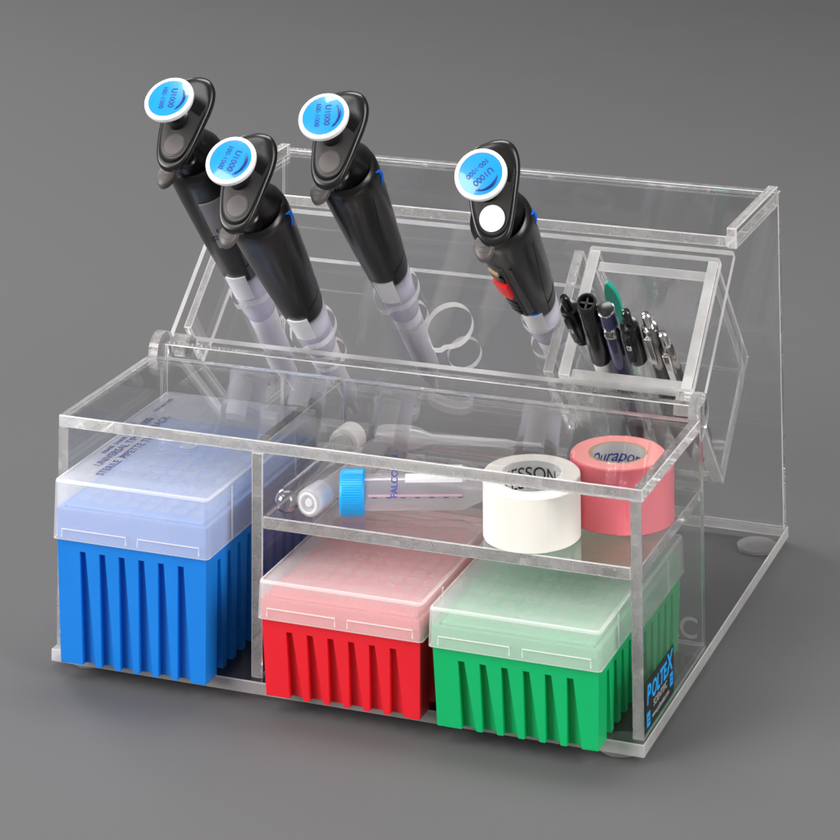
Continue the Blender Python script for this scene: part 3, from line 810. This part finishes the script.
# transfer pipette
m = frame((13.5, 9.55, ZS + .62), (0, 1, 0), (0, 0, 1), (1, .09, 0))
tp = thing('transfer_pipette', 'soft clear dropper with a bulb lying along the back of the shelf', 'dropper', mat=scaled(m))
bm = bmesh.new(); lathe(bm, [(0, 0), (.28, .04), (.5, .2), (.6, .5), (.62, 1.2), (.6, 2.0), (.48, 2.5), (.3, 2.9), (.24, 3.2), (.22, 5.5), (.2, 7.2), (.12, 7.6), (.1, 9.0), (0, 9.0)], 28)
db = finish(bm, 'dropper_body', ('ldpe',), tp, smooth=True)
bm = bmesh.new(); add_box(bm, -.02, .02, -.18, .18, .7, 2.6, 0, .02); bm.transform(Matrix.Translation((-.1, .0, 0))); finish(bm, 'dropper_mark', ('patch',), db)

# tape rolls
def tape(label, c, r, rc, h, side, top, txt, ink, it, a0, rep, size, card):
    root = thing('tape_roll', label, 'tape', (c[0], c[1], ZS))
    bm = bmesh.new()
    lathe(bm, [(rc + .05, .0), (r - .06, .0), (r, .06), (r, h - .06), (r - .06, h), (rc + .05, h), (rc + .05, 0)], 96)
    bm.normal_update()
    for f in bm.faces:
        if abs(f.normal.z) > .8: f.material_index = 1
    bmesh.ops.remove_doubles(bm, verts=bm.verts, dist=.0005)
    t = finish(bm, 'tape_band', (side, top), root, smooth=True)
    if side == 'tapewhite':
        bm = bmesh.new(); arc_patch(bm, r, R(-140), R(-52), .03, h - .03, .012, 24); finish(bm, 'tape_tail', (side,), t, smooth=True)
    if side == 'tapepink':                                     # torn tail on the outside
        bm = bmesh.new(); arc_patch(bm, r, R(-62), R(-58), .02, h - .02, .025, 3); arc_patch(bm, r + .002, R(-75), R(-62), .02, .9, .02, 6); finish(bm, 'tape_tail', (side,), t, smooth=True)
    bm = bmesh.new()
    lathe(bm, [(rc - .12, .02), (rc + .04, .02), (rc + .04, h + .015), (rc - .03, h + .015), (rc - .12, h - .0), (rc - .12, .02)], 72)
    bmesh.ops.remove_doubles(bm, verts=bm.verts, dist=.0005)
    bm.normal_update()
    for f in bm.faces: f.material_index = 1 if f.normal.z > .5 else 0
    core = finish(bm, 'core', ('core', card), root, smooth=True)
    # floor of the core: the backing seen down the hole is the shelf itself; print wraps round the inside wall
    for k in range(rep):
        bm = text_mesh(txt, size, depth=.002, italic=it, bold=.008)
        bmesh.ops.subdivide_edges(bm, edges=[e for e in bm.edges if e.calc_length() > .25], cuts=2)
        ri = rc - .126
        for v in bm.verts:
            a = a0 + 2 * PI * k / rep - v.co.x / ri
            rr = ri - v.co.z; z = h - .62 - .0 + v.co.y
            v.co = Vector((rr * math.cos(a), rr * math.sin(a), z))
        finish(bm, 'core_print', (ink,), core)
    return root
tape('roll of white paper tape on the shelf, black print inside its core', (24.62, 2.6), 2.36, 1.55, 2.5, 'tapewhite', 'tapewhitetop', 'McKESSON', 'blackink', 0, R(136), 2, .84, 'core')
tape('roll of pink tape on the shelf, blue script inside its white core', (27.90, 6.02), 2.34, 1.42, 2.62, 'tapepink', 'tapepinktop', 'Durapore', 'blueink', .45, R(112), 2, .80, 'card')

# ------------------------------------------------------------------ pens in the cup
def rk(x, s, n): return P0 + XV * x + UV * s + NV * n
def pen(name, label, cat, bot, top, group='pens in the clear cup'):
    b, t = rk(*bot), rk(*top)
    z = (t - b).normalized(); x = (XV - z * XV.dot(z)).normalized(); y = z.cross(x)
    root = thing(name, label, cat, mat=scaled(frame(b, x, y, z)), group=group)
    return root, (t - b).length
def clickpen(root, L, clear, col, clipc, r=.42, chrome_top=False):
    bm = bmesh.new(); lathe(bm, [(0, 0), (.08, .02), (.14, .5), (r * .7, 1.2), (r, 1.9), (r, L - 4.2), (0, L - 4.2)], 24); finish(bm, 'barrel', (clear,), root, smooth=True)
    if clear == 'penclear':
        bm = bmesh.new(); lathe(bm, [(0, .4), (.1, .5), (.16, 1.6), (.16, L - 4.3), (0, L - 4.3)], 14); finish(bm, 'refill', ('penwhite',), root, smooth=True)
    bm = bmesh.new(); lathe(bm, [(0, L - 4.22), (r + .02, L - 4.22), (r + .03, L - 2.6), (r, L - 1.3), (r - .06, L - 1.15), (.26, L - 1.1), (0, L - 1.1)], 24); ub = finish(bm, 'upper_barrel', (col,), root, smooth=True)
    bm = bmesh.new(); lathe(bm, [(0, L - 1.15), (.24, L - 1.15), (.24, L - .25), (.2, L - .07), (.1, L), (0, L)], 20); finish(bm, 'click_button', ('chrome' if chrome_top else col,), root, smooth=True)
    bm = bmesh.new(); a = R(-105)
    add_box(bm, -.17, .17, -r - .2, -r - .05, L - 3.6, L - 1.3, 0, .04); add_box(bm, -.12, .12, -r - .1, -r + .1, L - 1.75, L - 1.32, 0, .03)
    cl = finish(bm, 'clip', (clipc,), root)
    if clipc == 'penblack':
        text('clip_print', cl, 'G2', .34, frame((0, -r - .204, L - 2.3), (0, 0, 1), (-1, 0, 0), (0, -1, 0)), 'patch')
    return ub
r, L = pen('click_pen', 'black clear-barrel click pen against the left wall of the pen cup', 'pen', (23.62, 2.7, -7.9), (23.55, 1.4, 5.2)); clickpen(r, L, 'penclear', 'penblack', 'penblack', .49)
r, L = pen('capped_pen', 'white marker with black hollow cap, second from left in the cup', 'marker', (24.1, 1.05, -7.9), (24.9, 1.15, 5.4))
bm = bmesh.new(); lathe(bm, [(0, 0), (.45, 0), (.48, .06), (.48, L - 4.9), (0, L - 4.9)], 28); finish(bm, 'barrel', ('penwhite',), r, smooth=True)
bm = bmesh.new(); lathe(bm, [(0, L - 5), (.53, L - 5), (.55, L - 4.9), (.53, L - .1), (.49, L), (.40, L), (.36, L - .15), (.36, L - .6), (0, L - .6)], 32); c = finish(bm, 'cap', ('penblack',), r, smooth=True)
bm = bmesh.new(); add_box(bm, -.36, .36, -.05, .05, L - .55, L - .12); add_box(bm, -.05, .05, -.36, .36, L - .55, L - .12); finish(bm, 'cap_web', ('black',), c)
r, L = pen('ballpoint_pen', 'navy ballpoint pen with silver band and flat black end', 'pen', (25.15, 1.05, -7.9), (25.9, 1.05, 5.1))
bm = bmesh.new(); lathe(bm, [(0, 0), (.1, .05), (.2, .6), (.4, 1.6), (.44, 2.4), (.44, L - 2.05), (0, L - 2.05)], 28); finish(bm, 'barrel', ('pennavy',), r, smooth=True)
bm = bmesh.new(); lathe(bm, [(0, L - 2.06), (.47, L - 2.06), (.475, L - 1.95), (.455, L - 1.9), (.45, L - 1.3), (.47, L - 1.25), (0, L - 1.25)], 28); finish(bm, 'silver_band', ('chrome',), r, smooth=True)
bm = bmesh.new(); add_box(bm, -.2, .2, -.50, -.40, L - 1.85, L - 1.35, 0, .02); finish(bm, 'band_print', ('steel',), r)
bm = bmesh.new(); lathe(bm, [(0, L - 1.25), (.44, L - 1.25), (.44, L - .18), (0, L - .18)], 28); finish(bm, 'upper_barrel', ('pennavy',), r, smooth=True)
bm = bmesh.new(); lathe(bm, [(0, L - .18), (.45, L - .18), (.46, L - .06), (.40, L - .03), (.0, L - .03)], 28); e = finish(bm, 'end_ring', ('chrome',), r, smooth=True)
bm = bmesh.new(); lathe(bm, [(0, L - .04), (.42, L - .04), (.42, L + .03), (.39, L + .05), (0, L + .055)], 28); finish(bm, 'end_plug', ('black',), r, smooth=True)
r, L = pen('click_pen', 'black click pen with clear lower barrel, between navy and chrome pens', 'pen', (26.25, 1.05, -7.9), (26.95, 1.05, 5.1)); clickpen(r, L, 'penclear', 'penblack', 'penblack', .48)
r, L = pen('click_pen', 'smoky silver click pen with shiny chrome button, in the cup', 'pen', (27.45, 1.3, -7.9), (27.98, 1.1, 4.9)); clickpen(r, L, 'steel', 'steel', 'chrome', .44, True)
r, L = pen('click_pen', 'slim steel pen with chrome clip, rightmost in the cup', 'pen', (28.5, 1.15, -7.9), (28.62, .95, 3.6)); clickpen(r, L, 'steel', 'steel', 'chrome', .34, True)
r, L = pen('letter_opener', 'flat teal plastic opener with a rounded tip behind the pens', 'letter opener', (24.2, 4.0, -6.5), (24.65, 4.1, 2.5), group=None)
bm = bmesh.new()
half = [(0, .35), (2, .45), (5, .5), (7, .58), (8, .58), (8.8, .48), (9.3, .3), (9.6, .08)]
half = [(z * L / 9.6, w * .85) for z, w in half]
pts = [(w, z) for z, w in half] + [(-w * .6, z) for z, w in half[::-1]]
prism(bm, pts, -.12, .12, 0, inset=.06, dz=.05)
bm.transform(Matrix.Rotation(PI / 2, 4, 'X')); finish(bm, 'blade', ('teal',), r)

# ------------------------------------------------------------------ camera
F, SX, SY = 2688.18, 87.2467, -1225.94
yaw, pitch, roll = .3502, .0982, -.0078
fw = Vector((-math.sin(yaw) * math.cos(pitch), math.cos(yaw) * math.cos(pitch), math.sin(pitch)))
rt = fw.cross(Vector((0, 0, 1))).normalized(); up = rt.cross(fw)
r2 = rt * math.cos(roll) + up * math.sin(roll); u2 = -rt * math.sin(roll) + up * math.cos(roll)
cam = bpy.data.cameras.new('camera'); co = bpy.data.objects.new('camera', cam); COL.objects.link(co)
co.matrix_world = scaled(frame((70.3393, -124.5914, 59.1571), r2, u2, -fw))
cam.sensor_width = 36; cam.sensor_fit = 'HORIZONTAL'; cam.lens = 36 * F / 840
cam.shift_x = -SX / 840; cam.shift_y = SY / 840
cam.clip_start = .05; cam.clip_end = 50
scene.camera = co

# ------------------------------------------------------------------ studio light
def softbox(name, loc, target, sx, sy, power, col=(1, 1, 1)):
    l = bpy.data.lights.new(name, 'AREA'); l.shape = 'RECTANGLE'; l.size = sx; l.size_y = sy; l.energy = power; l.color = col
    o = bpy.data.objects.new(name, l); COL.objects.link(o)
    d = (Vector(target) - Vector(loc)) * S
    o.location = Vector(loc) * S; o.rotation_euler = d.to_track_quat('-Z', 'Y').to_euler()
    return o
softbox('softbox_key', (-140, -138, 88), (12, 4, 7), 1.2, 1.2, 62, (1, .985, .97))
softbox('softbox_top', (0, 46, 190), (14, 14, 0), 1.3, .62, 34, (1, .99, .985))
softbox('softbox_front', (-62, -112, 185), (10, 5, 10), .8, .62, 11, (1, .99, .985))
softbox('softbox_right', (150, -40, 70), (16, 8, 4), .6, 1.0, 20, (1, .985, .97))
softbox('backdrop_light', (-150, 120, 110), (-30, 130, 0), .9, .9, 20, (1, .99, .99))
w = bpy.data.worlds.new('World'); scene.world = w; w.use_nodes = True
bg = w.node_tree.nodes['Background']; bg.inputs[0].default_value = (.5, .49, .49, 1); bg.inputs[1].default_value = .56

# ------------------------------------------------------------------ render settings
scene.render.engine = 'CYCLES'
c = scene.cycles
c.use_denoising = True
c.max_bounces = 40; c.transmission_bounces = 36; c.glossy_bounces = 16; c.diffuse_bounces = 5; c.transparent_max_bounces = 48
c.caustics_reflective = True; c.caustics_refractive = True; c.blur_glossy = .3
c.sample_clamp_indirect = 25
scene.view_settings.view_transform = 'Standard'; scene.view_settings.look = 'None'
scene.view_settings.exposure = 0; scene.view_settings.gamma = 1
